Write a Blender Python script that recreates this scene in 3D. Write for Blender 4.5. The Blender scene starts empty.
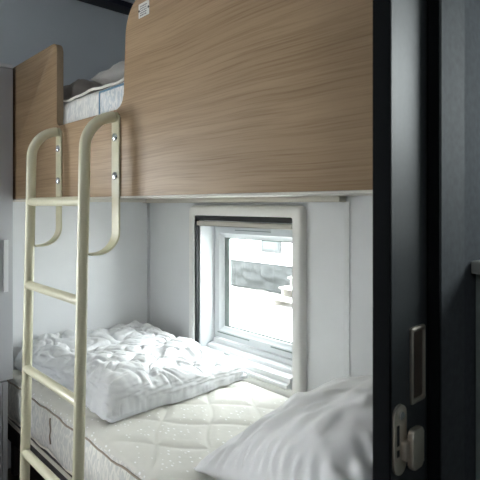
import bpy, bmesh, math, random
from mathutils import Vector, Matrix, noise

random.seed(7)
scene = bpy.context.scene
COL = scene.collection
H = 1.23                      # eye height above the floor
PI = math.pi

# ------------------------------------------------------------------ materials
def new_mat(name):
    m = bpy.data.materials.new(name)
    m.use_nodes = True
    nt = m.node_tree
    b = nt.nodes['Principled BSDF']
    return m, nt, b

def plain(name, col, rough=0.5, metal=0.0, spec=0.5, bump=0.0, bscale=200.0, var=0.0, vscale=8.0, coat=0.0, stretch=(1, 1, 1)):
    m, nt, b = new_mat(name)
    b.inputs['Roughness'].default_value = rough
    b.inputs['Metallic'].default_value = metal
    b.inputs['Specular IOR Level'].default_value = spec
    b.inputs['Coat Weight'].default_value = coat
    tc = nt.nodes.new('ShaderNodeTexCoord')
    mp = nt.nodes.new('ShaderNodeMapping')
    mp.inputs['Scale'].default_value = stretch
    nt.links.new(tc.outputs['Object'], mp.inputs['Vector'])
    n = nt.nodes.new('ShaderNodeTexNoise')
    n.inputs['Scale'].default_value = vscale
    n.inputs['Detail'].default_value = 5
    nt.links.new(mp.outputs['Vector'], n.inputs['Vector'])
    cr = nt.nodes.new('ShaderNodeValToRGB')
    v = max(var, 0.02)
    cr.color_ramp.elements[0].position = 0.3
    cr.color_ramp.elements[1].position = 0.7
    cr.color_ramp.elements[0].color = (col[0]*(1-v), col[1]*(1-v), col[2]*(1-v), 1)
    cr.color_ramp.elements[1].color = (min(1, col[0]*(1+v)), min(1, col[1]*(1+v)), min(1, col[2]*(1+v)), 1)
    nt.links.new(n.outputs['Fac'], cr.inputs['Fac'])
    nt.links.new(cr.outputs['Color'], b.inputs['Base Color'])
    if bump:
        n2 = nt.nodes.new('ShaderNodeTexNoise')
        n2.inputs['Scale'].default_value = bscale
        n2.inputs['Detail'].default_value = 3
        nt.links.new(mp.outputs['Vector'], n2.inputs['Vector'])
        bp = nt.nodes.new('ShaderNodeBump')
        bp.inputs['Strength'].default_value = bump
        bp.inputs['Distance'].default_value = 0.002
        nt.links.new(n2.outputs['Fac'], bp.inputs['Height'])
        nt.links.new(bp.outputs['Normal'], b.inputs['Normal'])
    return m

def oak(name, light, dark, rough=0.45):
    """straight oak veneer: grain runs along object X"""
    m, nt, b = new_mat(name)
    tc = nt.nodes.new('ShaderNodeTexCoord')
    # slow warp so that the grain wanders
    wn = nt.nodes.new('ShaderNodeTexNoise'); wn.inputs['Scale'].default_value = 1.6; wn.inputs['Detail'].default_value = 2
    nt.links.new(tc.outputs['Object'], wn.inputs['Vector'])
    va = nt.nodes.new('ShaderNodeVectorMath'); va.operation = 'MULTIPLY_ADD'
    va.inputs[1].default_value = (0.0, 0.0, 0.035)
    nt.links.new(wn.outputs['Color'], va.inputs[0])
    nt.links.new(tc.outputs['Object'], va.inputs[2])
    def streak(sx, sz, detail, rgh):
        mp = nt.nodes.new('ShaderNodeMapping'); mp.inputs['Scale'].default_value = (sx, 3, sz)
        nt.links.new(va.outputs['Vector'], mp.inputs['Vector'])
        n = nt.nodes.new('ShaderNodeTexNoise'); n.inputs['Scale'].default_value = 1.0
        n.inputs['Detail'].default_value = detail; n.inputs['Roughness'].default_value = rgh
        nt.links.new(mp.outputs['Vector'], n.inputs['Vector'])
        return n
    broad = streak(1.1, 22, 3, 0.5)
    fine = streak(4.0, 240, 4, 0.62)
    cr = nt.nodes.new('ShaderNodeValToRGB')
    cr.color_ramp.elements[0].position = 0.30; cr.color_ramp.elements[0].color = (*dark, 1)
    cr.color_ramp.elements[1].position = 0.62; cr.color_ramp.elements[1].color = (*light, 1)
    nt.links.new(broad.outputs['Fac'], cr.inputs['Fac'])
    cr2 = nt.nodes.new('ShaderNodeValToRGB')
    cr2.color_ramp.elements[0].position = 0.30; cr2.color_ramp.elements[0].color = (0.58, 0.52, 0.47, 1)
    cr2.color_ramp.elements[1].position = 0.56; cr2.color_ramp.elements[1].color = (1, 1, 1, 1)
    nt.links.new(fine.outputs['Fac'], cr2.inputs['Fac'])
    mx = nt.nodes.new('ShaderNodeMix'); mx.data_type = 'RGBA'; mx.blend_type = 'MULTIPLY'
    mx.inputs[0].default_value = 0.70
    nt.links.new(cr.outputs['Color'], mx.inputs[6]); nt.links.new(cr2.outputs['Color'], mx.inputs[7])
    nt.links.new(mx.outputs[2], b.inputs['Base Color'])
    b.inputs['Roughness'].default_value = rough
    b.inputs['Specular IOR Level'].default_value = 0.35
    bp = nt.nodes.new('ShaderNodeBump'); bp.inputs['Strength'].default_value = 0.12; bp.inputs['Distance'].default_value = 0.001
    nt.links.new(fine.outputs['Fac'], bp.inputs['Height']); nt.links.new(bp.outputs['Normal'], b.inputs['Normal'])
    return m

def fabric(name, col, weave=900.0, rough=0.9, bump=0.25, var=0.03, speck=None):
    m = plain(name, col, rough=rough, spec=0.15, bump=bump, bscale=weave, var=var, vscale=14)
    b = m.node_tree.nodes['Principled BSDF']
    b.inputs['Sheen Weight'].default_value = 0.15
    return m

def damask(name, a, c, scale=38.0):
    """woven jacquard ticking: small wandering vertical figures"""
    m, nt, b = new_mat(name)
    tc = nt.nodes.new('ShaderNodeTexCoord')
    mp = nt.nodes.new('ShaderNodeMapping'); mp.inputs['Scale'].default_value = (1.6, 1.6, 0.5)
    nt.links.new(tc.outputs['Object'], mp.inputs['Vector'])
    n = nt.nodes.new('ShaderNodeTexNoise'); n.inputs['Scale'].default_value = scale; n.inputs['Detail'].default_value = 1
    n.inputs['Distortion'].default_value = 1.8
    nt.links.new(mp.outputs['Vector'], n.inputs['Vector'])
    cr = nt.nodes.new('ShaderNodeValToRGB')
    cr.color_ramp.elements[0].position = 0.44; cr.color_ramp.elements[0].color = (*a, 1)
    cr.color_ramp.elements[1].position = 0.56; cr.color_ramp.elements[1].color = (*c, 1)
    nt.links.new(n.outputs['Fac'], cr.inputs['Fac'])
    nt.links.new(cr.outputs['Color'], b.inputs['Base Color'])
    b.inputs['Roughness'].default_value = 0.85
    b.inputs['Specular IOR Level'].default_value = 0.2
    return m

def glassy(name, tint=(0.97, 0.99, 0.98), refl=0.06):
    m = bpy.data.materials.new(name); m.use_nodes = True
    nt = m.node_tree; nt.nodes.clear()
    out = nt.nodes.new('ShaderNodeOutputMaterial')
    t = nt.nodes.new('ShaderNodeBsdfTransparent'); t.inputs['Color'].default_value = (*tint, 1)
    g = nt.nodes.new('ShaderNodeBsdfGlossy'); g.inputs['Roughness'].default_value = 0.02
    mx = nt.nodes.new('ShaderNodeMixShader'); mx.inputs[0].default_value = refl
    nt.links.new(t.outputs[0], mx.inputs[1]); nt.links.new(g.outputs[0], mx.inputs[2])
    nt.links.new(mx.outputs[0], out.inputs['Surface'])
    return m

M = {}
M['oak'] = oak('oak_veneer', (0.425, 0.292, 0.170), (0.355, 0.236, 0.131))
M['oak_edge'] = plain('oak_edging', (0.34, 0.25, 0.16), rough=0.5, var=0.1, stretch=(2, 40, 40))
M['cream_trim'] = plain('cream_trim', (0.72, 0.68, 0.60), rough=0.5)
M['wall_white'] = plain('white_wall_panel', (0.78, 0.79, 0.805), rough=0.45, bump=0.03, bscale=300)
M['wall_grey'] = plain('blue_grey_wall', (0.66, 0.71, 0.74), rough=0.6, bump=0.03, bscale=300)
M['ceiling'] = plain('pale_ceiling', (0.62, 0.65, 0.68), rough=0.6)
M['navy'] = plain('navy_cornice', (0.018, 0.021, 0.034), rough=0.5)
M['hall_wall'] = plain('dark_grey_paint', (0.040, 0.045, 0.050), rough=0.8, spec=0.04, var=0.12, vscale=90, bump=0.06, bscale=400)
M['casing'] = plain('grey_casing_paint', (0.040, 0.045, 0.049), rough=0.7, spec=0.07, var=0.12, vscale=90)
M['door'] = plain('charcoal_satin_paint', (0.022, 0.026, 0.028), rough=0.52, spec=0.40, var=0.10, vscale=120)
M['door_edge'] = plain('black_door_edge', (0.008, 0.009, 0.010), rough=0.9, spec=0.05)
M['floor'] = plain('dark_vinyl_floor', (0.10, 0.075, 0.06), rough=0.45, var=0.25, vscale=5, stretch=(1, 12, 1))
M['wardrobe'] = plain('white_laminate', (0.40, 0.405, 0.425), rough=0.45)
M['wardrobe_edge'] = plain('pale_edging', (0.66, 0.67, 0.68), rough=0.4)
M['enamel'] = plain('cream_enamel', (0.64, 0.61, 0.44), rough=0.28, spec=0.55, var=0.02)
M['chrome'] = plain('steel', (0.72, 0.74, 0.76), rough=0.18, metal=1.0)
M['nickel'] = plain('satin_nickel', (0.66, 0.60, 0.52), rough=0.42, metal=1.0)
M['dark_metal'] = plain('dark_bronze', (0.05, 0.038, 0.028), rough=0.5, metal=0.3)
M['black'] = plain('black_rubber', (0.012, 0.013, 0.015), rough=0.6)
M['pvc'] = plain('white_pvc', (0.56, 0.58, 0.59), rough=0.3)
M['pvc_lit'] = plain('lit_white_pvc', (0.78, 0.79, 0.80), rough=0.3)  # lighter copy of the PVC: daylight burning out the sill, put into the colour
M['pvc_cream'] = plain('cream_pvc', (0.86, 0.85, 0.83), rough=0.35)
M['blind_bar'] = plain('beige_aluminium', (0.52, 0.49, 0.44), rough=0.4)
M['gasket'] = plain('grey_gasket', (0.20, 0.24, 0.225), rough=0.6)
M['glass'] = glassy('window_glass')
M['quilt'] = fabric('cream_quilted_ticking', (0.70, 0.685, 0.635), weave=700, bump=0.2)
def flecks(m, scale, col):
    nt = m.node_tree; b = nt.nodes['Principled BSDF']
    src = b.inputs['Base Color'].links[0].from_socket
    tc = nt.nodes.new('ShaderNodeTexCoord')
    mp = nt.nodes.new('ShaderNodeMapping'); mp.inputs['Scale'].default_value = (1.0, 1.8, 1.0)
    nt.links.new(tc.outputs['Object'], mp.inputs['Vector'])
    v = nt.nodes.new('ShaderNodeTexVoronoi'); v.inputs['Scale'].default_value = scale; v.inputs['Randomness'].default_value = .55
    nt.links.new(mp.outputs['Vector'], v.inputs['Vector'])
    cr = nt.nodes.new('ShaderNodeValToRGB')
    cr.color_ramp.elements[0].position = .17; cr.color_ramp.elements[0].color = (1, 1, 1, 1)
    cr.color_ramp.elements[1].position = .24; cr.color_ramp.elements[1].color = (0, 0, 0, 1)
    nt.links.new(v.outputs['Distance'], cr.inputs['Fac'])
    mx = nt.nodes.new('ShaderNodeMix'); mx.data_type = 'RGBA'
    nt.links.new(cr.outputs['Color'], mx.inputs[0]); nt.links.new(src, mx.inputs[6]); mx.inputs[7].default_value = (*col, 1)
    nt.links.new(mx.outputs[2], b.inputs['Base Color'])
flecks(M['quilt'], 38, (.93, .93, .92))
M['ticking'] = damask('white_jacquard_ticking', (0.66, 0.655, 0.63), (0.82, 0.80, 0.75))
M['ticking_blue'] = damask('pale_blue_jacquard', (0.56, 0.59, 0.61), (0.78, 0.77, 0.74), scale=60)
M['piping'] = fabric('brown_piping', (0.36, 0.30, 0.24), weave=400)
M['piping_cream'] = fabric('cream_piping', (0.76, 0.72, 0.65), weave=400)
M['blue_thread'] = fabric('blue_border', (0.14, 0.24, 0.34), weave=400)
M['duvet'] = fabric('white_microfibre', (0.83, 0.84, 0.86), weave=500, bump=0.15)
M['pillow'] = fabric('white_cotton', (0.79, 0.785, 0.785), weave=900, bump=0.15)
M['pillow_grey'] = fabric('grey_beige_cotton', (0.44, 0.42, 0.39), weave=700)
M['shaded_mound'] = fabric('taupe_pillow_shade', (0.30, 0.265, 0.24), weave=300, bump=0.5, var=0.1)  # dark colour stands for shade on the left of the pillow lump
M['bed_wood'] = plain('dark_bed_base', (0.05, 0.042, 0.042), rough=0.6)
M['plaque'] = plain('plaque_white', (0.74, 0.73, 0.68), rough=0.4)
M['ink'] = plain('grey_ink', (0.17, 0.17, 0.17), rough=0.6)
M['counter_top'] = plain('pale_worktop', (0.46, 0.47, 0.44), rough=0.4, var=0.05)
M['counter'] = plain('grey_green_unit', (0.30, 0.34, 0.32), rough=0.45)
M['gravel'] = plain('pale_gravel', (0.66, 0.65, 0.63), rough=0.95, var=0.22, vscale=9, bump=0.8, bscale=40)
M['siding'] = plain('white_siding', (0.80, 0.80, 0.79), rough=0.6)
M['tarp'] = plain('grey_tarpaulin', (0.040, 0.044, 0.044), rough=0.55, var=0.25, vscale=6)
M['ext_glass'] = plain('dark_pane', (0.05, 0.06, 0.058), rough=0.12, spec=0.25)
M['ext_frame'] = plain('grey_window_frame', (0.014, 0.017, 0.018), rough=0.5)
M['timber'] = plain('pale_timber', (0.30, 0.28, 0.25), rough=0.8, var=0.12, stretch=(1, 10, 10))

# ------------------------------------------------------------------ mesh helpers
def P(U, V, h):
    """U runs left along the bed, V towards the window wall, h is height relative to the eye"""
    return Vector((-U, V, H + h))

def finish(name, bm, mat, parent=None, smooth=True, angle=35, origin=None):
    bmesh.ops.recalc_face_normals(bm, faces=bm.faces)
    me = bpy.data.meshes.new(name)
    if origin is not None:
        bmesh.ops.translate(bm, verts=bm.verts, vec=-Vector(origin))
    bm.to_mesh(me); bm.free()
    mats = mat if isinstance(mat, (list, tuple)) else [mat]
    for mm in mats: me.materials.append(mm)
    o = bpy.data.objects.new(name, me)
    COL.objects.link(o)
    if origin is not None: o.location = origin
    if parent is not None:
        o.parent = parent
        o.matrix_parent_inverse = Matrix.Translation(parent.location).inverted()
    if smooth:
        for p in me.polygons: p.use_smooth = True
        if angle < 180:
            me.set_sharp_from_angle(angle=math.radians(angle))
    return o

def tag(o, label, cat, group=None, kind=None):
    o['label'] = label; o['category'] = cat
    if group: o['group'] = group
    if kind: o['kind'] = kind
    return o

def struct(o, label=None):
    o['kind'] = 'structure'
    if label: o['label'] = label
    return o

def empty(name, loc):
    o = bpy.data.objects.new(name, None)
    o.empty_display_size = 0.1
    o.location = loc
    COL.objects.link(o)
    return o

def box(bm, U0, U1, V0, V1, h0, h1, bev=0.0, seg=2):
    vs = []
    for z in (h0, h1):
        for y in (V0, V1):
            for u in (U0, U1):
                vs.append(bm.verts.new(P(u, y, z)))
    f = [(0, 1, 3, 2), (4, 5, 7, 6), (0, 1, 5, 4), (2, 3, 7, 6), (0, 2, 6, 4), (1, 3, 7, 5)]
    faces = [bm.faces.new([vs[i] for i in q]) for q in f]
    if bev:
        ed = set()
        for fc in faces: ed.update(fc.edges)
        bmesh.ops.bevel(bm, geom=list(ed), offset=bev, segments=seg, profile=0.5, affect='EDGES')
    return bm

def B(*a, **k):
    bm = bmesh.new(); box(bm, *a, **k); return bm

def tube(bm, pts, r, seg=18, caps=True):
    pts = [Vector(p) for p in pts]
    n = len(pts)
    t0 = (pts[1]-pts[0]).normalized()
    ref = Vector((0, 0, 1)) if abs(t0.z) < 0.9 else Vector((1, 0, 0))
    nrm = (ref - t0*ref.dot(t0)).normalized()
    rings = []
    for i in range(n):
        if i == 0: t = t0
        elif i == n-1: t = (pts[i]-pts[i-1]).normalized()
        else: t = ((pts[i+1]-pts[i]).normalized()+(pts[i]-pts[i-1]).normalized()).normalized()
        nrm = (nrm - t*nrm.dot(t)).normalized()
        bn = t.cross(nrm)
        rr = r[i] if isinstance(r, (list, tuple)) else r
        rings.append([bm.verts.new(pts[i]+(nrm*math.cos(2*PI*k/seg)+bn*math.sin(2*PI*k/seg))*rr) for k in range(seg)])
    for i in range(n-1):
        for k in range(seg):
            bm.faces.new((rings[i][k], rings[i][(k+1) % seg], rings[i+1][(k+1) % seg], rings[i+1][k]))
    if caps:
        bm.faces.new(rings[0][::-1]); bm.faces.new(rings[-1])
    return bm

def strip(bm, pts, half, thick, across):
    """flat bar swept along pts; half = half width along `across`, thick normal to path"""
    pts = [Vector(p) for p in pts]; across = Vector(across).normalized()
    rings = []
    n = len(pts)
    for i in range(n):
        if i == 0: t = (pts[1]-pts[0]).normalized()
        elif i == n-1: t = (pts[i]-pts[i-1]).normalized()
        else: t = ((pts[i+1]-pts[i]).normalized()+(pts[i]-pts[i-1]).normalized()).normalized()
        nn = t.cross(across).normalized()
        rings.append([bm.verts.new(pts[i]+across*a+nn*b) for a, b in ((-half, -thick/2), (half, -thick/2), (half, thick/2), (-half, thick/2))])
    for i in range(n-1):
        for k in range(4):
            bm.faces.new((rings[i][k], rings[i][(k+1) % 4], rings[i+1][(k+1) % 4], rings[i+1][k]))
    bm.faces.new(rings[0][::-1]); bm.faces.new(rings[-1])
    ed = [e for e in bm.edges if len(e.link_faces) == 2 and e.calc_face_angle(0) > 1.0]
    bmesh.ops.bevel(bm, geom=ed, offset=thick*0.25, segments=2, profile=0.5, affect='EDGES')
    return bm

def arc(cx, cy, r, a0, a1, n):
    return [(cx+r*math.cos(math.radians(a0+(a1-a0)*i/n)), cy+r*math.sin(math.radians(a0+(a1-a0)*i/n))) for i in range(n+1)]

def rrect(x0, x1, y0, y1, r, n=8):
    return (arc(x1-r, y1-r, r, 0, 90, n)+arc(x0+r, y1-r, r, 90, 180, n)+arc(x0+r, y0+r, r, 180, 270, n)+arc(x1-r, y0+r, r, 270, 360, n))

def prism(bm, outline, mapf, d0, d1, bev=0.0):
    """extrude a 2D outline (a,b) between depth d0 and d1 ; mapf(a,b,d) -> Vector"""
    lo = [bm.verts.new(mapf(a, b, d0)) for a, b in outline]
    hi = [bm.verts.new(mapf(a, b, d1)) for a, b in outline]
    n = len(lo)
    f0 = bm.faces.new(lo); f1 = bm.faces.new(hi[::-1])
    for i in range(n):
        bm.faces.new((lo[i], lo[(i+1) % n], hi[(i+1) % n], hi[i]))
    if bev:
        bmesh.ops.bevel(bm, geom=list(set(list(f0.edges)+list(f1.edges))), offset=bev, segments=2, profile=0.5, affect='EDGES')
    return bm

def ring_frame(bm, outer, inner, profile, mapf):
    """moulded frame: matching outlines outer/inner, profile = list of (t, d): t 0 = outer .. 1 = inner"""
    n = len(outer)
    rows = []
    for t, d in profile:
        rows.append([bm.verts.new(mapf(outer[i][0]*(1-t)+inner[i][0]*t, outer[i][1]*(1-t)+inner[i][1]*t, d)) for i in range(n)])
    m = len(rows)
    for j in range(m):
        a, b = rows[j], rows[(j+1) % m]
        for i in range(n):
            bm.faces.new((a[i], a[(i+1) % n], b[(i+1) % n], b[i]))
    return bm

def holed(bm, U0, U1, h0, h1, V0, V1, holes):
    """wall slab in the U-h plane with rectangular holes (a0,a1,b0,b1), one watertight mesh"""
    us = sorted(set([U0, U1]+[a for q in holes for a in q[:2]]))
    hs = sorted(set([h0, h1]+[b for q in holes for b in q[2:]]))
    vd = {}
    def v(u, y, z):
        k = (round(u, 5), round(y, 5), round(z, 5))
        if k not in vd: vd[k] = bm.verts.new(P(*k))
        return vd[k]
    def solid(i, j):
        if i < 0 or j < 0 or i >= len(us)-1 or j >= len(hs)-1: return False
        cu, ch = (us[i]+us[i+1])/2, (hs[j]+hs[j+1])/2
        return not any(a < cu < b and c < ch < d for a, b, c, d in holes)
    for i in range(len(us)-1):
        for j in range(len(hs)-1):
            if not solid(i, j): continue
            a, b, c, d = us[i], us[i+1], hs[j], hs[j+1]
            for y in (V0, V1):
                bm.faces.new((v(a, y, c), v(b, y, c), v(b, y, d), v(a, y, d)))
            if not solid(i-1, j): bm.faces.new((v(a, V0, c), v(a, V1, c), v(a, V1, d), v(a, V0, d)))
            if not solid(i+1, j): bm.faces.new((v(b, V0, c), v(b, V1, c), v(b, V1, d), v(b, V0, d)))
            if not solid(i, j-1): bm.faces.new((v(a, V0, c), v(a, V1, c), v(b, V1, c), v(b, V0, c)))
            if not solid(i, j+1): bm.faces.new((v(a, V0, d), v(a, V1, d), v(b, V1, d), v(b, V0, d)))
    return bm

def sstep(a, b, x):
    t = max(0.0, min(1.0, (x-a)/(b-a)))
    return t*t*(3-2*t)

# ------------------------------------------------------------------ the place, measured in metres
D_P, TH = 0.735, 0.025          # front of the bunk guard, its thickness
D_W = 1.55                      # window wall
U_C = 2.45                      # wall at the foot of the beds
FL = -H                         # floor
CE = 1.077                      # ceiling
M_TOP = -0.757                  # top of the lower mattress

# ---- shell
struct(finish('floor', B(-1.7, U_C+.1, -1.7, D_W+.1, FL-.06, FL), M['floor'], smooth=False))
struct(finish('ceiling', B(-1.7, U_C+.1, -1.7, D_W+.12, CE, CE+.06), M['ceiling'], smooth=False))
# foot-end wall: pale panelling below the upper bunk, blue-grey above
AISLE = (-0.46, -0.04, -0.74, 0.22)              # window in the end wall, at the end of the aisle past the wardrobe (V range, h range)
def end_wall(h0, h1, hole):
    bm = bmesh.new(); holed(bm, -1.7, D_W+.1, h0, h1, U_C, U_C+.08, [hole])
    for v_ in bm.verts: v_.co = Vector((-v_.co.y, -v_.co.x, v_.co.z))
    return bm
wl = struct(finish('wall_left', end_wall(FL, .03, (AISLE[0], AISLE[1], AISLE[2], .03)), M['wall_white'], smooth=False))
finish('upper_wall_panel', end_wall(.03, CE, (AISLE[0], AISLE[1], .03, AISLE[3])), M['wall_grey'], parent=wl, smooth=False)
WIN = (1.315, 2.010, -0.770, -0.030)            # opening behind the moulded frame
KIT = (-0.80, 0.25, 0.06, 0.60)                # kitchen window in the same outer wall
bm = bmesh.new(); holed(bm, -1.7, U_C, FL, CE, D_W, D_W+.10, [WIN, KIT])
wb = struct(finish('wall_back', bm, M['wall_white'], smooth=False))
HALL_FILL = (-0.70, -0.28, 0.50, 0.95)             # opening added behind the viewer to light wardrobe and upper end wall (V range, h range)                
struct(finish('wall_front', B(.440, U_C, -.68, -.60, FL, CE), M['wall_white'], smooth=False))
struct(finish('wall_hall_end', B(-1.7, .440, -1.08, -1.0, FL, CE), M['hall_wall'], smooth=False))
bm = bmesh.new(); holed(bm, -D_W-.1, 1.08, FL, CE, -1.78, -1.70, [(-HALL_FILL[1], -HALL_FILL[0], HALL_FILL[2], HALL_FILL[3])])
bmesh.ops.transform(bm, matrix=Matrix.Rotation(-PI/2, 4, 'Z'), verts=bm.verts)
for v_ in bm.verts: v_.co = Vector((-v_.co.x, -v_.co.y, v_.co.z))
WR = struct(finish('wall_right', bm, M['hall_wall'], smooth=False))
struct(finish('trim_5', B(U_C-.10, U_C, -.60, D_W, CE-.030, CE-.001, bev=.004), M['navy']))
# wall seam cover strip
struct(finish('trim_1', B(1.083, 1.108, D_W-.003, D_W, FL+.1, 0.012, bev=.001), M['wall_white']))
# corner bead between end wall and window wall
struct(finish('trim_2', B(U_C-.012, U_C, D_W-.012, D_W, FL+.1, 0.012, bev=.003), M['wall_white']))
# partition towards the hall with its sliding-door pocket
PU, PV = 0.364, 0.760
bm = B(PU, .381, PV, D_W, FL, CE); box(bm, .420, .440, PV+.04, D_W, FL, CE); box(bm, .381, .420, D_W-.03, D_W, FL, CE)
struct(finish('wall_inner', bm, M['hall_wall'], smooth=False))
struct(finish('trim_3', B(PU-.003, PU, PV, .843, FL, CE), M['casing']))
struct(finish('trim_4', B(PU-.002, .381, PV-.006, PV, FL, CE, bev=.001), M['door_edge']))
struct(finish('wall_hall', B(PU, .440, -1.0, -.60, FL, CE), M['hall_wall'], smooth=False))

# ---- sliding door half out of its pocket
DU0, DU1, DV = 0.384, 0.4125, 0.650
door = struct(finish('door_1', B(DU0, DU1, DV, 1.50, FL+.01, CE-.02, bev=.002), M['door'], origin=P(.40, .9, FL+.01)))
finish('door_edge_strip', B(DU0+.0002, DU1+.0002, DV-.003, DV-.0001, FL+.012, CE-.022, bev=.001), M['door_edge'], parent=door)
fm = lambda a, b, d: P(DU0-d, a, b)              # face of the door: a along V, b height, d out of the face
# flush pull
bm = bmesh.new()
o_, i_ = rrect(.704, .748, -.304, -.187, .004), rrect(.711, .741, -.297, -.194, .003)
ring_frame(bm, o_, i_, [(0, 0), (0.05, .003), (0.5, .0042), (0.95, .003), (1, .0002)], fm)
pull = finish('flush_pull', bm, M['nickel'], parent=door)
bm = bmesh.new(); prism(bm, rrect(.711, .741, -.297, -.194, .003), fm, .0002, .0008)
finish('pull_recess', bm, M['dark_metal'], parent=pull)
# hook latch
bm = bmesh.new(); prism(bm, rrect(.6535, .688, -.396, -.294, .0165, 10), fm, 0, .004, bev=.0012)
latch = finish('latch_plate', bm, M['nickel'], parent=door)
latch['label'] = 'satin nickel latch plate'
bm = bmesh.new(); prism(bm, rrect(.660, .667, -.352, -.322, .001, 3), fm, .0035, .0044); prism(bm, rrect(.660, .667, -.368, -.358, .001, 3), fm, .0035, .0044)
finish('slot', bm, M['black'], parent=latch)
bm = bmesh.new(); tube(bm, [fm(.671, -.309, .003), fm(.671, -.309, .0065)], .006, 16)
finish('screw', bm, M['chrome'], parent=latch)
bm = bmesh.new(); prism(bm, rrect(.683, .716, -.392, -.333, .007, 6), fm, .008, .017, bev=.002)
prism(bm, rrect(.672, .692, -.376, -.348, .004, 4), fm, .003, .012, bev=.001)
finish('thumb_lever', bm, M['nickel'], parent=latch)

# ---- window 1, beside the lower bunk
win = struct(empty('window_1', P(1.66, D_W, -.74)))
fw = lambda a, b, d: P(a, D_W-d, b)
bm = bmesh.new()
out = rrect(1.290, 2.033, -.790, -.002, .028, 8); inn = rrect(1.338, 1.988, -.754, -.051, .012, 8)
ring_frame(bm, out, inn, [(0, .0), (0, .020), (.10, .031), (.25, .035), (.85, .035), (.97, .033), (1, .030), (1, .012), (0.3, .002)], fw)
finish('moulded_frame', bm, M['pvc_cream'], parent=win, angle=40)
# black blind slot across the top and down the left
finish('blind_cassette', B(1.342, 1.986, D_W-.027, D_W+.02, -.074, -.052, bev=.002), M['black'], parent=win)
finish('blind_guide', B(1.972, 1.987, D_W-.027, D_W-.012, -.735, -.074, bev=.001), M['black'], parent=win)
bm = B(1.345, 1.983, D_W-.026, D_W-.006, -.102, -.078, bev=.004, seg=3)
finish('blind_bar', bm, M['blind_bar'], parent=win)
# reveal box
bm = B(1.962, 2.008, D_W-.011, D_W+.125, -.765, -.032, bev=.002)
box(bm, 1.318, 1.372, D_W+.014, D_W+.125, -.765, -.032, bev=.002)
box(bm, 1.318, 2.008, D_W+.014, D_W+.125, -.104, -.032, bev=.002)
finish('reveal_lining', bm, M['pvc'], parent=win)
prof = [(.118, -.670), (.074, -.672), (.071, -.690), (.034, -.694), (.031, -.711), (-.006, -.716), (-.009, -.736), (-.027, -.739), (-.027, -.764), (.118, -.764)]
bm = bmesh.new(); prism(bm, [(D_W+a, b) for a, b in prof], lambda a, b, d: P(d, a, b), 1.373, 1.961, bev=.001)
finish('sill', bm, M['pvc_lit'], parent=win, angle=25)
bm = bmesh.new(); prism(bm, rrect(1.776, 1.812, D_W+.012, D_W+.027, .006, 5), lambda a, b, d: P(a, b, d), -.715, -.703, bev=.002)
finish('sill_catch', bm, M['pvc'], parent=win)
# sash
V0, V1 = D_W+.075, D_W+.125
fs = lambda a, b, d: P(a, V0+d, b)
bm = bmesh.new()
so, si = rrect(1.372, 1.955, -.664, -.104, .004, 3), rrect(1.430, 1.897, -.606, -.162, .004, 3)
ring_frame(bm, so, si, [(0, .004), (.04, 0), (.62, 0), (.72, .008), (.95, .014), (1, .02), (1, .05), (0, .05)], fs)
sash = finish('sash', bm, M['pvc'], parent=win, angle=30)
bm = bmesh.new()
ring_frame(bm, rrect(1.427, 1.900, -.609, -.159, .004, 3), rrect(1.452, 1.867, -.601, -.167, .003, 3), [(0, .019), (1, .021), (1, .034), (0, .034)], fs)
finish('glazing_gasket', bm, M['gasket'], parent=sash)
finish('glass_pane', B(1.432, 1.895, V0+.026, V0+.030, -.604, -.164), M['glass'], parent=sash, smooth=False)
for a0, a1 in ((1.70, 1.93), (1.405, 1.56)):
    finish('handle_groove', B(a0, a1, V0-.0015, V0+.002, -.640, -.634), M['gasket'], parent=sash)
finish('handle_groove', B(1.56, 1.80, V0-.0015, V0+.002, -.124, -.120), M['gasket'], parent=sash)

# the other two windows that light the place (outside the picture)
for n, q, vv in ((2, KIT, D_W+.02),):
    w = struct(empty('window_%d' % n, P((q[0]+q[1])/2, vv, q[2])))
    bm = bmesh.new()
    ring_frame(bm, rrect(q[0]+.001, q[1]-.001, q[2]+.001, q[3]-.001, .003, 2), rrect(q[0]+.05, q[1]-.05, q[2]+.05, q[3]-.05, .003, 2),
               [(0, 0), (1, 0), (1, .04), (0, .04)], lambda a, b, d, v=vv: P(a, v+d, b))
    finish('window_frame', bm, M['pvc'], parent=w, smooth=False)
    finish('window_glass', B(q[0]+.045, q[1]-.045, vv+.018, vv+.022, q[2]+.045, q[3]-.045), M['glass'], parent=w, smooth=False)

w = struct(empty('window_3', P(U_C, (AISLE[0]+AISLE[1])/2, AISLE[2])))
bm = bmesh.new()
ring_frame(bm, rrect(AISLE[0]-.035, AISLE[1]+.035, AISLE[2]-.035, AISLE[3]+.035, .01, 3), rrect(AISLE[0]+.012, AISLE[1]-.012, AISLE[2]+.012, AISLE[3]-.012, .006, 3),
           [(0, 0), (0, .014), (1, .014), (1, 0)], lambda a, b, d: P(U_C-d, a, b))
finish('window_frame', bm, M['pvc'], parent=w, smooth=False)

# ---- upper bunk: guard, base board, ledgers, plaque
bunk = empty('upper_bunk', P(1.45, D_P, 0.02))
tag(bunk, 'upper bunk with oak veneer guard panel cut low where the ladder hooks on', 'bunk bed')
TOP = 0.588; LOW = 0.283; BOT = 0.0255
UL = U_C-.003
ol = [(UL, BOT), (UL, TOP)]
def corner(cx, cy, r, a0, a1, n=8): return arc(cx, cy, r, a0, a1, n)
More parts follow.
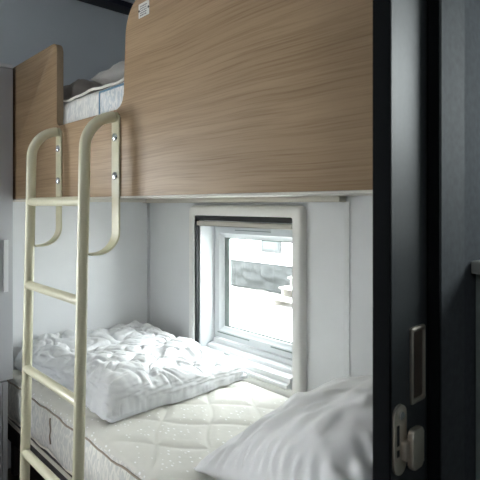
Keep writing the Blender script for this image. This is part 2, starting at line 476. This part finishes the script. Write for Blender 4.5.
# going from left end (large U) to right end (small U)
r1 = 0.032
ol += [(1.774+r1-r1*math.cos(t), TOP-r1+r1*math.sin(t)) for t in [PI/2*(1-i/7) for i in range(8)]]
r2 = 0.022
ol += [(1.774-r2+r2*math.cos(t), LOW+r2-r2*math.sin(t)) for t in [PI/2*i/7 for i in range(8)]]
r3 = 0.040
ol += [(1.297+r3-r3*math.sin(t), LOW+r3-r3*math.cos(t)) for t in [PI/2*i/8 for i in range(9)]]
r4 = 0.105
ol += [(1.287-r4+r4*math.cos(t), TOP-r4+r4*math.sin(t)) for t in [PI/2*i/12 for i in range(13)]]
ol += [(.442, TOP), (.442, BOT)]
bm = bmesh.new(); prism(bm, ol, lambda a, b, d: P(a, D_P+d, b), 0, TH, bev=.0022)
for f in bm.faces:
    n = f.normal
bm.normal_update()
for f in bm.faces: f.material_index = 1 if abs(f.normal.y) < 0.3 else 0
guard = finish('guard_panel', bm, [M['oak'], M['oak_edge']], parent=bunk, angle=35)
finish('bottom_edging', B(.442, UL, D_P-.001, D_P+TH+.004, BOT-.0055, BOT-.0002, bev=.001), M['cream_trim'], parent=bunk)
finish('base_board', B(.442, UL, D_P+TH+.001, D_W-.002, 0.034, 0.056, bev=.002), M['cream_trim'], parent=bunk)
bm = B(1.098, UL, D_W-.045, D_W-.002, 0.011, 0.0335, bev=.002)
finish('ledger', bm, M['cream_trim'], parent=bunk)
bm = B(UL-.042, UL, D_P+TH+.002, D_W-.046, 0.015, 0.0335, bev=.002)
finish('ledger', bm, M['cream_trim'], parent=bunk)
# small plaque screwed to the guard
fp = lambda a, b, d: P(a, D_P-d, b)
bm = bmesh.new(); prism(bm, rrect(1.160, 1.213, .517, .556, .002, 3), fp, 0, .0014, bev=.0004)
plaque = finish('notice_plaque', bm, M['plaque'], parent=guard); plaque['label'] = 'small white notice plaque'
bm = bmesh.new()
for k in range(5):
    y = .549-.0062*k
    a = 1.205
    while a > 1.172:
        w = random.uniform(.003, .009)
        prism(bm, [(a, y), (max(a-w, 1.168), y), (max(a-w, 1.168), y-.0028), (a, y-.0028)], fp, .0013, .0017)
        a -= w+.0022
finish('printed_lines', bm, M['ink'], parent=plaque, smooth=False)
for a in (1.2095, 1.1625):
    bm = bmesh.new(); prism(bm, rrect(a-.003, a+.003, .5335, .5395, .0025, 4), fp, .001, .0022)
    finish('screw', bm, M['black'], parent=plaque)

# ---- padded shapes
def pad(nu, nv, Ub, Vb, top, sides, r, con=0.0):
    """closed cushion: top(u,v)->h on a grid, sides: list of (out, drop) rings below the border"""
    bm = bmesh.new()
    g = [[None]*(nv+1) for _ in range(nu+1)]
    U0, U1 = Ub; V0, V1 = Vb
    for i in range(nu+1):
        for j in range(nv+1):
            su, sv = i/nu, j/nv
            su += con*((.5-.5*math.cos(PI*su))-su); sv += con*((.5-.5*math.cos(PI*sv))-sv)
            u = U0+(U1-U0)*su; v = V0+(V1-V0)*sv
            g[i][j] = bm.verts.new(top(u, v))
    for i in range(nu):
        for j in range(nv):
            bm.faces.new((g[i][j], g[i+1][j], g[i+1][j+1], g[i][j+1]))
    border = [g[i][0] for i in range(nu)]+[g[nu][j] for j in range(nv)]+[g[i][nv] for i in range(nu, 0, -1)]+[g[0][j] for j in range(nv, 0, -1)]
    prev = border
    cU, cV = -(U0+U1)/2, (V0+V1)/2
    n = len(border)
    for k, fn in enumerate(sides):
        cur = [bm.verts.new(fn(b.co)) for b in border]
        for i in range(n):
            bm.faces.new((prev[i], prev[(i+1) % n], cur[(i+1) % n], cur[i]))
        prev = cur
    bm.faces.new(prev)
    return bm

def edge_out(co, Ub, Vb, amt):
    """push a border point outwards"""
    U = -co.x; V = co.y
    du = amt if abs(U-Ub[1]) < 1e-4 else (-amt if abs(U-Ub[0]) < 1e-4 else 0)
    dv = amt if abs(V-Vb[1]) < 1e-4 else (-amt if abs(V-Vb[0]) < 1e-4 else 0)
    if du and dv: du *= .7; dv *= .7
    return -du, dv

def mattress(name, Ub, Vb, htop, thick, nu, nv, quilt, parent, front_bumps=True):
    r = .022
    def top(u, v):
        d = min(u-Ub[0], Ub[1]-u, v-Vb[0], Vb[1]-v)
        x = min(1.0, d/.075)
        h = htop-r*(1-math.sqrt(max(0, 1-(1-x)**2)))
        h += quilt(u, v)*sstep(0.0, .09, d)
        return P(u, v, h)
    hs = htop-r
    def side(out, drop):
        def f(co):
            dx, dy = edge_out(co, Ub, Vb, out)
            w = .004*math.sin(co.x*19+1.0)+.003*noise.noise(Vector((co.x*7, co.y*7, drop*9)))
            return Vector((co.x+dx, co.y+dy+(w if abs(dy) > 0 else 0)*(1 if 0 < drop < thick-r else .0), H+hs-drop))
        return f
    T = thick-r
    rings = [side(.004, .010), side(.010, T*.22), side(.014, T*.5), side(.011, T*.78), side(.004, T-.008), side(-.004, T)]
    bm = pad(nu, nv, Ub, Vb, top, rings, r)
    return bm

def quilt_fn(amp):
    def q(u, v):
        # ogee diamonds between wavy stitched lines
        a = u/.27+v/.22; b = u/.27-v/.22
        a += .06*math.sin(2*PI*b*.5); b += .06*math.sin(2*PI*a*.5)
        da = abs(a-round(a)); db = abs(b-round(b))
        d = min(da, db)
        return amp*(sstep(0, .20, d)-.80)-amp*.8*(1-sstep(0, .028, d))+.0022*noise.noise(Vector((u*9, v*9, 0)))+.0006*noise.noise(Vector((u*60, v*60, 0)))
    return q

def piping(Ub, Vb, h, rad, out=.0):
    a, b = Ub; c, d = Vb
    a -= out; b += out; c -= out; d += out
    pts = []
    q = rrect(a, b, c, d, .03, 6)
    # densify
    dense = []
    for i in range(len(q)):
        p0, p1 = q[i], q[(i+1) % len(q)]
        L = math.hypot(p1[0]-p0[0], p1[1]-p0[1]); k = max(1, int(L/.03))
        for j in range(k): dense.append((p0[0]+(p1[0]-p0[0])*j/k, p0[1]+(p1[1]-p0[1])*j/k))
    pts = [P(x, y, h+.0035*math.sin(x*21)+.002*math.sin(x*53)) for x, y in dense]
    bm = bmesh.new(); tube(bm, pts+[pts[0]], rad, 8, caps=False)
    return bm

# lower bed base
base = empty('bed_base', P(1.45, 1.14, FL))
tag(base, 'dark bed base in shadow under the lower mattress', 'bed base')
MB = M_TOP-.20
finish('platform', B(.46, 2.44, D_P+.02, D_W-.01, MB-.022, MB-.001, bev=.003), M['bed_wood'], parent=base)
finish('front_rail', B(.46, 2.44, D_P+.022, D_P+.04, MB-.10, MB-.023, bev=.003), M['bed_wood'], parent=base)
finish('back_rail', B(.46, 2.44, D_W-.03, D_W-.012, MB-.10, MB-.023, bev=.003), M['bed_wood'], parent=base)
for u in (.50, 2.36):
    for v in (D_P+.045, D_W-.075):
        finish('leg', B(u, u+.04, v, v+.04, FL, MB-.023, bev=.003), M['bed_wood'], parent=base)
bm = B(.46, 2.44, D_P+.016, D_P+.021, MB-.016, MB-.0015)
finish('edge_strip', bm, M['cream_trim'], parent=base)

# lower mattress
LU, LV = (.47, 2.432), (D_P+.028, D_W-.050)
lm = empty('mattress', P(1.45, 1.14, MB))
tag(lm, 'cream quilted mattress on the lower bunk, bare between duvet and pillow', 'mattress')
bm = mattress('cover', LU, LV, M_TOP, .198, 330, 130, quilt_fn(.0055), lm)
bm.normal_update()
for f in bm.faces: f.material_index = 1 if f.calc_center_median().z < H+M_TOP-.026 else 0
finish('cover', bm, [M['quilt'], M['ticking']], parent=lm, angle=180)
finish('piping', piping(LU, LV, M_TOP-.030, .0032, .007), M['piping'], parent=lm)
finish('piping', piping(LU, LV, MB+.012, .0042, .005), M['piping_cream'], parent=lm)
# stitched handle seam on the front
bm = bmesh.new(); tube(bm, [P(1.865+.004*math.sin(k*1.3), LV[0]-.0155, M_TOP-.045-.012*k) for k in range(9)], .003, 6)
finish('side_seam', bm, M['piping'], parent=lm)
bm = bmesh.new(); tube(bm, [P(1.60+.003*math.sin(k*1.7), LV[0]-.0155, M_TOP-.045-.012*k) for k in range(9)], .003, 6)
finish('side_seam', bm, M['piping'], parent=lm)

# upper mattress
UU, UV = (.47, 2.432), (D_P+TH+.012, D_W-.02)
um = empty('mattress', P(1.45, 1.15, .058))
tag(um, 'mattress up on the top bunk, its blue bordered side seen through the guard cut-out', 'mattress')
UT = .392
bm = mattress('cover', UU, UV, UT, UT-.060, 90, 40, quilt_fn(.006), um)
for f in bm.faces: f.material_index = 1 if f.calc_center_median().z < H+UT-.026 else 0
finish('cover', bm, [M['quilt'], M['ticking']], parent=um, angle=180)
finish('piping', piping(UU, UV, UT-.010, .0045, .003), M['piping_cream'], parent=um)
# printed label panel with a blue border
fl = lambda a, b, d: P(a, UV[0]-.0135-d, b)
bm = bmesh.new(); prism(bm, rrect(1.10, 1.487, .225, .362, .006, 4), fl, -.004, .003, bev=.001)
lab = finish('label_panel', bm, M['ticking_blue'], parent=um)
bm = bmesh.new(); ring_frame(bm, rrect(1.098, 1.489, .223, .364, .007, 4), rrect(1.104, 1.482, .229, .358, .005, 4), [(0, .001), (0, .0045), (1, .0045), (1, .001)], fl)
finish('blue_border', bm, M['blue_thread'], parent=lab)

# ---- duvet
DU, DVb = (1.575, 2.428), (.805, 1.500)
def fbm(p, o=3):
    s = 0; a = 1
    for _ in range(o):
        s += a*noise.noise(p); p = p*2.03; a *= .5
    return s
def duvet_top(u, v):
    du0 = u-DU[0]; du1 = DU[1]-u; dv0 = v-DVb[0]; dv1 = DVb[1]-v
    bulk = .088+.020*sstep(0, .45, du0)+.018*noise.noise(Vector((u*3.1, v*3.1, 3.1)))
    # fat rolled end at the front corner, flatter towards the window
    bulk += .046*(1-sstep(.05, .36, dv0))*(1-sstep(.12, .55, du0))
    bulk -= .014*sstep(.3, .65, dv0)*(1-sstep(.0, .30, du0))
    # blunt rolled near edge, gentle slope towards the front of the bed, no falloff at the foot wall
    fr = .058+.11*sstep(.10, .40, du0)
    q0, q1, q2, q3 = du0/.062, dv0/fr, dv1/.07, (du1+.05)/.06
    k = 4.0
    c = [max(0.0, 1-min(1, max(0, t))) for t in (q0, q1, q2, q3)]
    x = 1-min(1, (c[0]**k+c[1]**k+c[2]**k+c[3]**k)**(1/k))
    d = x*.06
    prof = math.sqrt(max(0, 1-(1-x)**2))
    h = .012+(bulk-.012)*prof
    w = Vector((u, v, 0))
    wx = .05*noise.noise(w*6.5+Vector((5, 0, 0))); wy = .05*noise.noise(w*6.5+Vector((0, 9, 0)))
    q = Vector((u+wx, v+wy, 0))
    n1 = noise.noise(q*6.5+Vector((0, 0, 7)))
    n2 = noise.noise(q*12.5+Vector((3, 1, 2)))
    n3 = noise.noise(q*34+Vector((8, 4, 2)))
    groove = -.013*(1-sstep(0, .14, abs(n1)))-.008*(1-sstep(0, .18, abs(n2)))-.0014*(1-sstep(0, .25, abs(n3)))
    puff = .018*abs(n1)+.012*abs(n2)+.0015*abs(n3)
    fine = .0016*noise.noise(Vector((u*50+v*20, v*44, 1)))
    h += (groove+puff+fine)*(.30+.70*sstep(0, .05, d))
    # gathered sides
    k = 1-x
    lay = .010*noise.noise(Vector((u*14, v*14, h*70)))*k+.004*noise.noise(Vector((u*40, v*40, h*120)))*k
    ox = .010*noise.noise(Vector((u*6, v*6, 11)))*k; oy = .012*noise.noise(Vector((u*6, v*6, 15)))*k
    ox -= .024*math.sin(PI*x)*c[0]**.5*(1-c[1])
    oy -= .016*math.sin(PI*x)*c[1]**.5*(1-sstep(.1, .35, du0))
    if du0 <= min(dv0, dv1): ox += lay
    elif dv0 < dv1: oy += lay
    oy += .042*(1-sstep(.1, .8, du0))*(1-sstep(0, .45, dv0))
    return P(u+ox, v+oy, M_TOP+.006+max(h, .012))
def duv_side(out, drop):
    def f(co):
        dx, dy = edge_out_d(co, out)
        return Vector((co.x+dx, co.y+dy, H+M_TOP+.006+max(.0, .012-drop)))
    return f
def edge_out_d(co, amt):
    cx, cy = -(DU[0]+DU[1])/2, (DVb[0]+DVb[1])/2
    v = Vector((co.x-cx, co.y-cy))
    ax = abs(v.x)/((DU[1]-DU[0])/2); ay = abs(v.y)/((DVb[1]-DVb[0])/2)
    return (math.copysign(amt, v.x) if ax >= ay-.02 else 0, math.copysign(amt, v.y) if ay >= ax-.02 else 0)
bm = pad(260, 220, DU, DVb, duvet_top, [duv_side(.002, .004), duv_side(.0, .009), duv_side(-.006, .012)], .01, con=.55)
dv = finish('duvet', bm, M['duvet'], angle=180, origin=P(2.0, 1.19, M_TOP+.003))
tag(dv, 'crumpled white quilted duvet folded at the foot of the lower bunk', 'duvet')

# ---- pillow
def pillow_mesh(L, W, T, seed, n=70):
    bm = bmesh.new()
    def out(s, t):
        # outline pinched between the corners
        ks = 1-.055*(1-t*t); kt = 1-.055*(1-s*s)
        return s*L/2*ks, t*W/2*kt
    rows = {}
    for sgn in (1, -1):
        for i in range(n+1):
            for j in range(n+1):
                s = -math.cos(PI*i/n); t = -math.cos(PI*j/n)
                edge = i in (0, n) or j in (0, n)
                if sgn == -1 and edge:
                    rows[(sgn, i, j)] = rows[(1, i, j)]; continue
                x, y = out(s, t)
                th = T/2*max(0, (1-abs(s)**2.6))**.55*max(0, (1-abs(t)**2.6))**.55
                e = 1-max(abs(s), abs(t))
                p = Vector((x, y, seed))
                z = th
                # soft folds, pulling in from the corners and seams
                z += .016*noise.noise(p*5)*sstep(0, .3, e)+.012*noise.noise(Vector((x*16-y*9, x*7+y*12, seed)))*sstep(0, .2, e)
                fx = x*.55+y*.83+.04*noise.noise(p*4); fold = 1-abs(2*((fx*5.5) % 1)-1)
                z += .015*(fold**3)*noise.noise(p*3+Vector((4, 4, 4)))*sstep(.02, .25, e)
                z += .0045*noise.noise(Vector((x*24+y*6, y*9-x*6, seed)))*sstep(0, .15, e)
                ang = math.atan2(y, x)
                z += .0055*math.sin(ang*46+3*noise.noise(p*6))*(sstep(0, .05, e)-sstep(.05, .32, e))
                v = bm.verts.new((x, y, z*(1 if sgn == 1 else -.75)))
                rows[(sgn, i, j)] = v
    for sgn in (1, -1):
        for i in range(n):
            for j in range(n):
                q = [rows[(sgn, i, j)], rows[(sgn, i+1, j)], rows[(sgn, i+1, j+1)], rows[(sgn, i, j+1)]]
                bm.faces.new(q if sgn == 1 else q[::-1])
    return bm
bm = pillow_mesh(.68, .64, .21, 2.0, n=110)
rot = Matrix.Rotation(math.radians(-10), 4, 'Z') @ Matrix.Rotation(math.radians(9), 4, 'X') @ Matrix.Rotation(math.radians(-19), 4, 'Y')
bmesh.ops.transform(bm, matrix=rot, verts=bm.verts)
PC = P(.772, 1.105, M_TOP+.160)
for v_ in bm.verts:                                  # the underside settles flat on the mattress
    lo = H+M_TOP+.007-PC.z
    if v_.co.z < lo+.02:
        v_.co.z = max(lo, v_.co.z) if v_.co.z < lo else v_.co.z
    if v_.co.x > -(.475)-PC.x: v_.co.x = -(.475)-PC.x
pw = finish('pillow', bm, M['pillow'], angle=180)
pw.location = PC
tag(pw, 'plump white pillow at the near end of the lower bunk', 'pillow')

# bedding on the upper bunk
bm = pillow_mesh(.60, .44, .17, 5.0, n=40)
bmesh.ops.rotate(bm, verts=bm.verts, cent=(0, 0, 0), matrix=Matrix.Rotation(math.radians(4), 3, 'Z'))
pu = finish('pillow', bm, M['pillow_grey'], angle=180); pu.location = P(1.47, 1.09, UT+.075)
tag(pu, 'grey beige pillow lying on the top bunk mattress, half hidden by the guard', 'pillow')
def mound_top(u, v):
    d = min(u-1.79, 2.40-u, v-.80, 1.40-v)
    x = min(1, max(0, d)/.12)
    return P(u, v, UT+.006+.010+(.095+.025*noise.noise(Vector((u*6, v*6, 2))))*math.sqrt(max(0, 1-(1-x)**2))*(1-.5*sstep(2.0, 2.35, u))+.004*noise.noise(Vector((u*40, v*40, 1))))
bm = pad(70, 60, (1.79, 2.40), (.80, 1.40), mound_top, [lambda co: Vector((co.x, co.y, H+UT+.004))], .01)
tb = finish('shaded_mound', bm, M['shaded_mound'], angle=180, origin=P(2.12, 1.1, UT+.004))  # mound added for the shaded left part of the pillow lump
tag(tb, 'brown grey mound on the top bunk, coloured as the shaded side of its pillow', 'shaded_mound')

# ---- ladder
lad = empty('bunk_ladder', P(1.555, .60, FL))
tag(lad, 'cream enamelled tubular ladder hooked over the upper bunk guard', 'ladder')
RV = lambda h: .6385+.021*(h-.01)
RA = .092
def rail(U):
    bm = bmesh.new()
    pts = [P(U, RV(FL+.02), FL+.008)]
    for k in range(1, 9):
        h = FL+.008+(.165-FL)*k/9; pts.append(P(U, RV(h), h))
    c_v, c_h = RV(.165)+RA, .165
    for k in range(17):
        a = math.radians(180-90*k/16); pts.append(P(U-.016*k/16, c_v+RA*math.cos(a), c_h+RA*1.03*math.sin(a)))
    pts.append(P(U-.016, D_P-.004, c_h+RA*1.03))
    tube(bm, pts, .0162, 24)
    return bm
for U in (1.352, 1.762):
    r = finish('rail', rail(U), M['enamel'], parent=lad, angle=50)
    bm = bmesh.new(); tube(bm, [P(U, RV(FL), FL+.0005), P(U, RV(FL), FL+.03)], .0195, 20)
    finish('rubber_foot', bm, M['black'], parent=r, angle=50)
    # flat hanger bar: down the guard, then curling back under to the rail
    bm = bmesh.new()
    UB = U-.016
    pts = [P(UB, D_P-.0035, .262-.02*k) for k in range(18)]
    hb = pts[-1].z-H; R = .066
    for k in range(1, 11):
        a = math.radians(90*k/10); pts.append(P(UB, D_P-.0035-R+R*math.cos(a), hb-R*.95*math.sin(a)))
    pts.append(P(UB, RV(-.13)+.010, hb-R*.95))
    strip(bm, pts, .021, .005, (1, 0, 0))
    hg = finish('hanger_bar', bm, M['enamel'], parent=lad, angle=40)
    for hb2 in (.200, .086):
        bm = bmesh.new()
        rr = [.0001, .0075, .0112, .0124, .0128]; dd = [.0072, .0064, .0046, .002, 0]
        tube(bm, [P(UB, D_P-.006-d, hb2) for d in dd], rr, 18)
        finish('bolt', bm, M['chrome'], parent=hg, angle=60)
for k in range(5):
    h = .011-.2855*k
    bm = bmesh.new(); tube(bm, [P(1.352, RV(h)-.002, h), P(1.762, RV(h)-.002, h)], .0140, 20)
    finish('rung', bm, M['enamel'], parent=lad, angle=50)

# ---- wardrobe at the foot of the bed and the low unit under it
WF = 2.20
wd = empty('wardrobe', P(2.33, .3, FL))
tag(wd, 'pale wardrobe at the left edge, beside the foot of the bunks', 'wardrobe')
CV = .726
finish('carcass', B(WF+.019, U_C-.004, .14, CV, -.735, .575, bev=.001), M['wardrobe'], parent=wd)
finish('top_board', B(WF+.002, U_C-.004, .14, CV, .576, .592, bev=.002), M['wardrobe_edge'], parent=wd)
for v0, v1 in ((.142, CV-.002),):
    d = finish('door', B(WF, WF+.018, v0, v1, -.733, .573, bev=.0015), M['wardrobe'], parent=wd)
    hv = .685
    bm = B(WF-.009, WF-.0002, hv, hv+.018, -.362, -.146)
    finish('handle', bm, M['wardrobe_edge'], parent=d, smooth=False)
low = empty('base_cabinet', P(2.33, .2, FL))
tag(low, 'low pale cabinet under the wardrobe, left of the lower mattress', 'cabinet')
finish('carcass', B(WF+.019, U_C-.004, .14, .705, FL+.02, -.738, bev=.001), M['wardrobe'], parent=low)
for v0, v1 in ((.682, .704), (.142, .680)):
    finish('front_panel', B(WF, WF+.018, v0, v1, FL+.02, -.739, bev=.0015), M['wardrobe'], parent=low)
finish('plinth', B(WF+.03, U_C-.004, .14, .70, FL+.001, FL+.02), M['bed_wood'], parent=low)

# ---- kitchen counter end on the hall side of the partition
ct = empty('kitchen_counter', P(0.0, 1.2, FL))
tag(ct, 'grey green counter unit with pale top at the right edge of the hall', 'counter')
finish('unit', B(-1.2, PU-.001, .890, D_W-.003, FL+.002, -.119, bev=.003), M['counter'], parent=ct)
finish('worktop', B(-1.2, PU-.001, .872, D_W-.003, -.118, -.096, bev=.003), M['counter_top'], parent=ct)

# ---- outside the window
G = -1.80
bm = bmesh.new(); box(bm, -12, 30, D_W+.35, 34, G-.2, G)
struct(finish('ground', bm, M['gravel'], smooth=False))
EV = 7.5
ch = empty('mobile_home', P(8, EV, G))
tag(ch, 'white mobile home across the gravel outside the window', 'building')
finish('wall', B(2.5, 15, EV, EV+3.5, -1.20, 1.6), M['siding'], parent=ch, smooth=False)
bm = bmesh.new(); prism(bm, [(EV-.35, 1.6), (EV+1.75, 2.3), (EV+3.85, 1.6)], lambda a, b, d: P(d, a, b), 2.2, 15.3)
finish('roof', bm, M['ext_frame'], parent=ch, smooth=False)
# sagging tarpaulin skirt
bm = bmesh.new()
nx, nz = 240, 14
gv = []
for i in range(nx+1):
    row = []
    for k in range(nz+1):
        u = 2.6+12.3*i/nx; t = k/nz
        hh = -1.21+(G+1.21+.03)*t+(.05*noise.noise(Vector((u*1.3, 0, 4)))*t)
        n_ = noise.noise(Vector((u*2.6+t*2.6, t*2.0-u*.9, 8)))
        off = .06*t+.26*abs(n_)*math.sin(PI*min(1, t*1.1+.05))+.04*noise.noise(Vector((u*5+t*3, t*4, 1)))*t
        row.append(bm.verts.new(P(u, EV-.03-off-.06, max(hh, G+.004))))
    gv.append(row)
for i in range(nx):
    for k in range(nz):
        bm.faces.new((gv[i][k], gv[i+1][k], gv[i+1][k+1], gv[i][k+1]))
bmesh.ops.solidify(bm, geom=bm.faces[:], thickness=.01)
finish('tarpaulin_skirt', bm, M['tarp'], parent=ch, angle=180)
for u0, u1 in ((6.90, 7.46), (9.6, 10.9), (4.2, 5.2)):
    f = finish('window', B(u0, u1, EV-.03, EV, -.99, .3, bev=.006), M['ext_frame'], parent=ch)
    finish('pane', B(u0+.07, u1-.07, EV-.034, EV-.029, -.92, .23), M['ext_glass'], parent=f, smooth=False)
st = empty('timber_steps', P(5.9, 6.75, G))
tag(st, 'pale stepped block standing on the gravel outside, at the right of the pane', 'steps')
for k in range(3):
    finish('tread', B(5.50, 6.22, 6.45+.24*k, 6.45+.24*k+.28, G+.15+.16*k-.035, G+.15+.16*k, bev=.004), M['timber'], parent=st)
for u in (5.55, 6.14):
    bm = bmesh.new(); prism(bm, [(6.47, G+.001), (7.18, G+.001), (7.18, G+.434), (6.95, G+.434), (6.95, G+.274), (6.71, G+.274), (6.71, G+.114), (6.47, G+.114)], lambda a, b, d: P(d, a, b), u, u+.035)
    finish('stringer', bm, M['timber'], parent=st, smooth=False)

# ------------------------------------------------------------------ light: overcast sky through three windows, plus added hall opening and aisle lamp
w = bpy.data.worlds.new('World'); scene.world = w
w.use_nodes = True
bg = w.node_tree.nodes['Background']
bg.inputs['Color'].default_value = (0.935, 0.975, 1.0, 1)
bg.inputs['Strength'].default_value = 18.0

def portal(name, U0, U1, h0, h1, V, facing):
    l = bpy.data.lights.new(name, 'AREA'); l.shape = 'RECTANGLE'; l.size = U1-U0; l.size_y = h1-h0
    l.cycles.is_portal = True
    o = bpy.data.objects.new(name, l); COL.objects.link(o)
    o.location = P((U0+U1)/2, V, (h0+h1)/2)
    o.rotation_euler = (PI/2 if facing > 0 else -PI/2, 0, 0)
    return o
portal('daylight_bed_window', WIN[0], WIN[1], WIN[2], WIN[3], D_W+.14, -1)
portal('daylight_kitchen_window', KIT[0], KIT[1], KIT[2], KIT[3], D_W+.10, -1)
sl = bpy.data.lights.new('aisle_window_fill', 'AREA'); sl.shape = 'RECTANGLE'  # extra area lamp added behind the aisle opening to supplement the sky
sl.size = AISLE[1]-AISLE[0]; sl.size_y = AISLE[3]-AISLE[2]; sl.energy = 2.2; sl.color = (1.0, .985, .95)
so_ = bpy.data.objects.new('aisle_window_fill', sl); COL.objects.link(so_)
so_.location = P(U_C+.075, (AISLE[0]+AISLE[1])/2, (AISLE[2]+AISLE[3])/2); so_.rotation_euler = (PI/2, 0, -PI/2)
l4 = portal('hall_fill_portal', 0, HALL_FILL[1]-HALL_FILL[0], HALL_FILL[2], HALL_FILL[3], 0, 1)  # portal of the unseen opening added to brighten wardrobe and end wall
l4.location = P(-1.80, (HALL_FILL[0]+HALL_FILL[1])/2, (HALL_FILL[2]+HALL_FILL[3])/2); l4.rotation_euler = (PI/2, 0, PI/2)

# ------------------------------------------------------------------ camera
cam = bpy.data.cameras.new('camera')
cam.sensor_width = 36; cam.sensor_fit = 'HORIZONTAL'
cam.lens = 500/480*36
cam.shift_y = -35/480
cam.clip_start = .02
cam.dof.use_dof = True; cam.dof.focus_distance = 1.9; cam.dof.aperture_fstop = 13
co = bpy.data.objects.new('camera', cam); COL.objects.link(co)
co.location = (0, 0, H)
co.rotation_euler = (PI/2, 0, math.radians(47.36))
scene.camera = co

vs = scene.view_settings
vs.view_transform = 'Standard'; vs.look = 'None'; vs.gamma = 1; vs.use_curve_mapping = False
vs.exposure = 0.18
